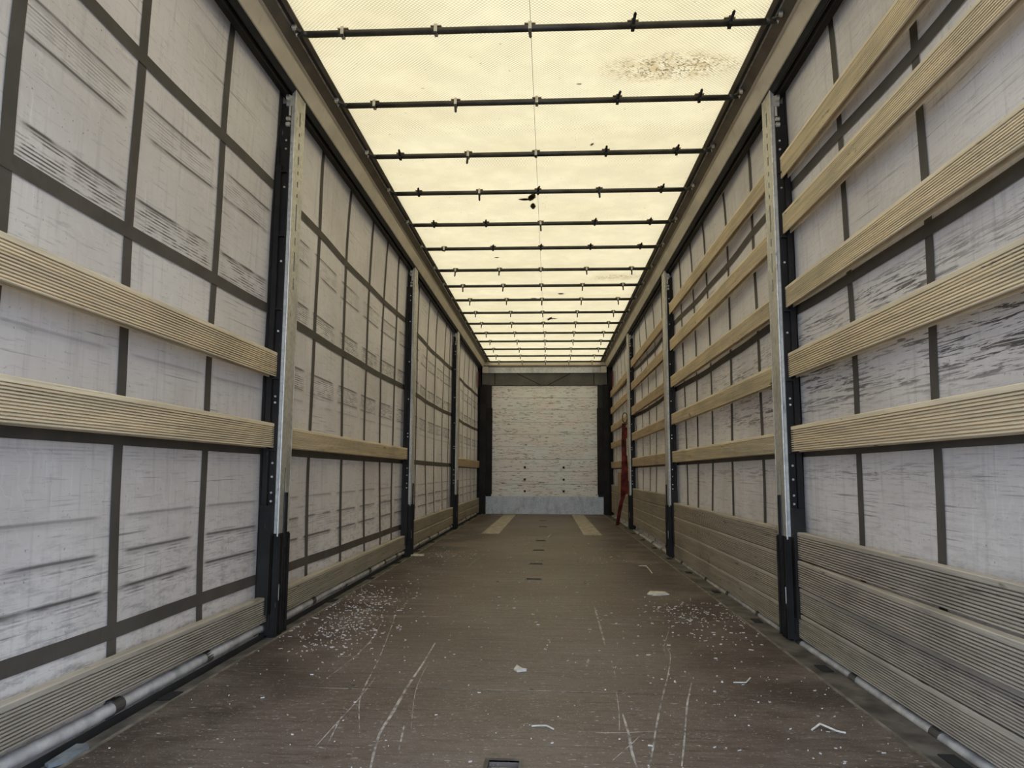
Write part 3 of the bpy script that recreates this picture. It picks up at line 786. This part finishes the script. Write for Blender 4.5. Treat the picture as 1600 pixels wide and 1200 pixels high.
put(-1, 0, [(0.066, 0.180)], 'floor', sagd=-0.014)
put(-1, 1, [(0.880, 0.984)], 'upper')
put(-1, 1, [(0.066, 0.186)], 'floor')
put(-1, 2, [(0.186, 0.294), (0.068, 0.176)], 'floor')
put(-1, 3, [(0.855, 0.980)], 'upper')
put(-1, 3, [(0.190, 0.302), (0.068, 0.180)], 'floor')

# ================================================================== SMALL THINGS
# red lashing strap hanging on the far right
t = empty('lashing_strap', (1.13, 10.45, zf(10.45)))
tag(t, 'red lashing strap hanging from a ring in the farthest right bay', 'strap')
def ribbon3(pts, name, mat, parent, th=0.004):
    m = MB(); A = []; B = []; A2 = []; B2 = []
    for (x, yy, z, ww) in pts:
        A.append((x - ww / 2, yy, z)); B.append((x + ww / 2, yy + 0.01, z)); A2.append((x - ww / 2, yy + th, z)); B2.append((x + ww / 2, yy + 0.01 + th, z))
    m.grid([A, B]); m.grid([A2, B2]); m.grid([A, A2]); m.grid([B, B2])
    return m.build(name, mat, parent)
ribbon3([(1.165, 10.40, 1.42, 0.055), (1.158, 10.41, 1.15, 0.062), (1.150, 10.40, 0.85, 0.05), (1.142, 10.42, 0.60, 0.06), (1.130, 10.42, 0.34, 0.05)], 'hanging_band', M['red'], t)
ribbon3([(1.185, 10.37, 1.36, 0.05), (1.188, 10.36, 0.95, 0.035), (1.186, 10.37, 0.60, 0.06), (1.172, 10.39, 0.40, 0.08)], 'hanging_band', M['red'], t)
ribbon3([(1.165, 10.35, 0.44, 0.05), (1.120, 10.42, 0.30, 0.055), (1.098, 10.50, 0.16, 0.055), (1.085, 10.58, 0.03, 0.05), (1.078, 10.66, zf(10.66) + 0.008, 0.05)], 'loose_end', M['red'], t)
m = MB(); P = []
for i in range(17):
    a = 2 * math.pi * i / 16
    P.append((1.180 + 0.036 * math.sin(a), 10.40, 1.50 + 0.075 * math.cos(a)))
m.path(P, 0.007, 8).build('ring', M['bow'], t, smooth=True)
MB().box(1.195, 1.207, 10.35, 10.37, 0.95, 1.20).build('webbing_label', M['paper'], t)
# piece of cardboard stuck behind the strap
c = MB().box(1.222, 1.229, 11.55, 12.05, 0.36, 0.70).build('cardboard_sheet', M['tan'], origin=(1.225, 11.8, 0.36))
tag(c, 'brown cardboard piece leaning on slats left of the red strap', 'cardboard')

def scrap(name, pts, mat, label, cat, z=0.0):
    m = MB(); n = len(pts); cx = sum(p[0] for p in pts) / n; cy = sum(p[1] for p in pts) / n
    top = [(x, yy, z + 0.006 + (0.006 if i % 2 else 0.0)) for i, (x, yy) in enumerate(pts)]
    bot = [(x, yy, z + 0.001) for x, yy in pts]
    m.add(top + bot + [(cx, cy, z + 0.011)], [(i, (i + 1) % n, 2 * n) for i in range(n)] + [(i, n + i, n + (i + 1) % n, (i + 1) % n) for i in range(n)] + [tuple(range(n, 2 * n))])
    o = m.build(name, mat, origin=(cx, cy, W(cy, z)), warp=True)
    return tag(o, label, cat)
scrap('paper_scrap', [(0.70, 4.66), (0.73, 4.74), (0.79, 4.77), (0.82, 4.72), (0.84, 4.66), (0.78, 4.62), (0.73, 4.62)], M['paper'], 'crumpled cream scrap lying on the floor towards the right', 'scrap')
scrap('paper_scrap', [(-0.055, 2.86), (-0.045, 2.90), (-0.02, 2.87), (-0.005, 2.845), (-0.04, 2.83)], M['paper'], 'small pale triangular scrap in the middle of the floor', 'scrap')
scrap('paper_scrap', [(-1.20, 6.62), (-1.17, 6.72), (-1.08, 6.70), (-1.07, 6.63), (-1.13, 6.59)], M['straw'], 'white scrap beside the foot of the middle left pillar', 'scrap')
scrap('paper_scrap', [(-1.225, 1.88), (-1.222, 2.00), (-1.20, 2.02), (-1.172, 1.98), (-1.175, 1.90), (-1.20, 1.86)], M['bluepaper'], 'blue-grey scrap on the left floor edge by the viewer', 'scrap', -0.002)

# pale twigs and straws that can be told apart
def twig(pts, r, label):
    m = MB().path([(x, yy, zf(yy) + r * 0.8 + h) for x, yy, h in pts], r, 6)
    o = m.build('straw_twig', M['straw'], origin=(pts[0][0], pts[0][1], zf(pts[0][1])))
    tag(o, label, 'straw', 'straws on the floor')
twig([(0.030, 2.247, 0.0), (0.055, 2.235, 0.006), (0.075, 2.247, 0.002), (0.095, 2.225, 0.0)], 0.0025, 'bent pale straw on the floor ahead of the open lashing slot')
twig([(0.865, 2.27, 0.0), (0.90, 2.30, 0.008), (0.93, 2.255, 0.004), (0.955, 2.25, 0.0)], 0.003, 'bent pale straw on the floor near the right edge')
twig([(0.82, 6.05, 0.0), (0.86, 5.9, 0.02), (0.87, 5.65, 0.0)], 0.005, 'long curled pale straw beside the right middle pillar')
twig([(0.06, 8.6, 0.0), (0.10, 8.9, 0.01)], 0.005, 'short pale straw in the middle of the far floor')
twig([(0.755, 2.75, 0.0), (0.80, 2.745, 0.002), (0.83, 2.80, 0.004)], 0.0025, 'hooked pale straw on the floor to the right')

# fine chaff that nobody could count
ch = MB()
def chip(x, y):
    if any(abs(x - a) < 0.13 and abs(y - b) < 0.13 for a, b in ((0.77, 4.69), (-0.03, 2.86), (-1.13, 6.65))): return
    L = random.choice([0.003, 0.004, 0.005, 0.006, 0.009, 0.014]) * (0.75 if y < 3 else 1.15) * random.uniform(0.7, 1.3); w = random.uniform(0.0009, 0.0022) * (1 if y < 3 else 1.3); a = random.gauss(0, 0.5) if random.random() < 0.6 else random.uniform(0, 3.14)
    h = random.uniform(0.0012, 0.004); c, s_ = math.cos(a), math.sin(a); z = zf(y)
    P = [(-L / 2, -w / 2), (L / 2, -w / 2), (L / 2, w / 2), (-L / 2, w / 2)]
    vs = [(x + px * c - py * s_, y + px * s_ + py * c, z + 0.0005) for px, py in P] + [(x + px * c - py * s_, y + px * s_ + py * c, z + 0.0005 + h) for px, py in P]
    ch.add(vs, [(4, 5, 6, 7), (0, 1, 5, 4), (1, 2, 6, 5), (2, 3, 7, 6), (3, 0, 4, 7)])
for _ in range(420): chip(min(max(random.gauss(-0.98, 0.12), PL + 0.01), -0.55), random.gauss(4.0, 0.45))
for _ in range(160): chip(random.gauss(-0.86, 0.12), random.gauss(3.4, 0.25))
for _ in range(90): chip(random.uniform(-1.12, -0.6), random.gauss(6.6, 0.4))
for _ in range(40): chip(random.uniform(0.35, 0.8), random.gauss(6.6, 0.25))
for _ in range(200): chip(min(random.gauss(0.86, 0.13), PR - 0.01), random.gauss(3.95, 0.28))
for _ in range(60): chip(random.uniform(0.5, PR - 0.01), random.uniform(2.0, 3.5))
for _ in range(260): chip(random.uniform(PL + 0.01, PR - 0.01), random.uniform(1.8, 4.5))
for _ in range(120): chip(random.uniform(PL + 0.01, PR - 0.01), random.uniform(4.5, 9))
tag(ch.build('chaff', M['straw']), 'fine pale chaff and wood crumbs strewn over the floor', 'chaff', kind='stuff')

# dead leaves lying on top of the roof sheet, seen as shadows through it
def leaf(x, y, L, w, a, label):
    z = sag(x, y) + 0.0015; c, s_ = math.cos(a), math.sin(a)
    ring = [(-0.5, 0), (-0.25, 0.35), (0.0, 0.5), (0.3, 0.3), (0.5, 0), (0.25, -0.4), (0.0, -0.48), (-0.3, -0.3)]
    P = [(x + px * L * c - py * w * s_, y + px * L * s_ + py * w * c) for px, py in ring]
    n = len(P)
    m = MB().add([(p[0], p[1], z) for p in P] + [(p[0], p[1], z + 0.002) for p in P], [tuple(range(n)), tuple(range(n, 2 * n))[::-1]] + [(i, (i + 1) % n, n + (i + 1) % n, n + i) for i in range(n)])
    tag(m.build('dry_leaf', M['leaf'], origin=(x, y, z)), label, 'leaf', 'dead leaves on the roof sheet')
leaf(-0.045, 5.12, 0.06, 0.16, 0.2, 'dark leaf shadow on the roof just behind the fourth bow')
leaf(-0.10, 5.16, 0.10, 0.05, 0.1, 'slender leaf shadow left of the one behind the fourth bow')
leaf(-0.04, 5.30, 0.045, 0.14, 0.0, 'small pointed leaf shadow below the pair behind the fourth bow')
leaf(0.12, 9.53, 0.16, 0.08, 0.0, 'dark leaf shadow on the roof beyond the eleventh bow')
leaf(0.09, 9.53, 0.05, 0.26, 0.2, 'cross-lying leaf shadow beyond the eleventh bow')
leaf(0.243, 3.545, 0.030, 0.012, 0.1, 'tiny slender leaf shadow in the second roof field')
leaf(0.353, 4.266, 0.018, 0.045, 0.3, 'tiny leaf speck before the third bow')
leaf(-0.42, 6.65, 0.05, 0.03, 0.0, 'small leaf speck left of centre beyond the sixth bow')
leaf(-0.10, 8.35, 0.08, 0.06, 0.4, 'small leaf shadow left of the seam at the ninth bow')
leaf(0.22, 8.12, 0.08, 0.07, 0.3, 'small leaf shadow right of the seam before the ninth bow')
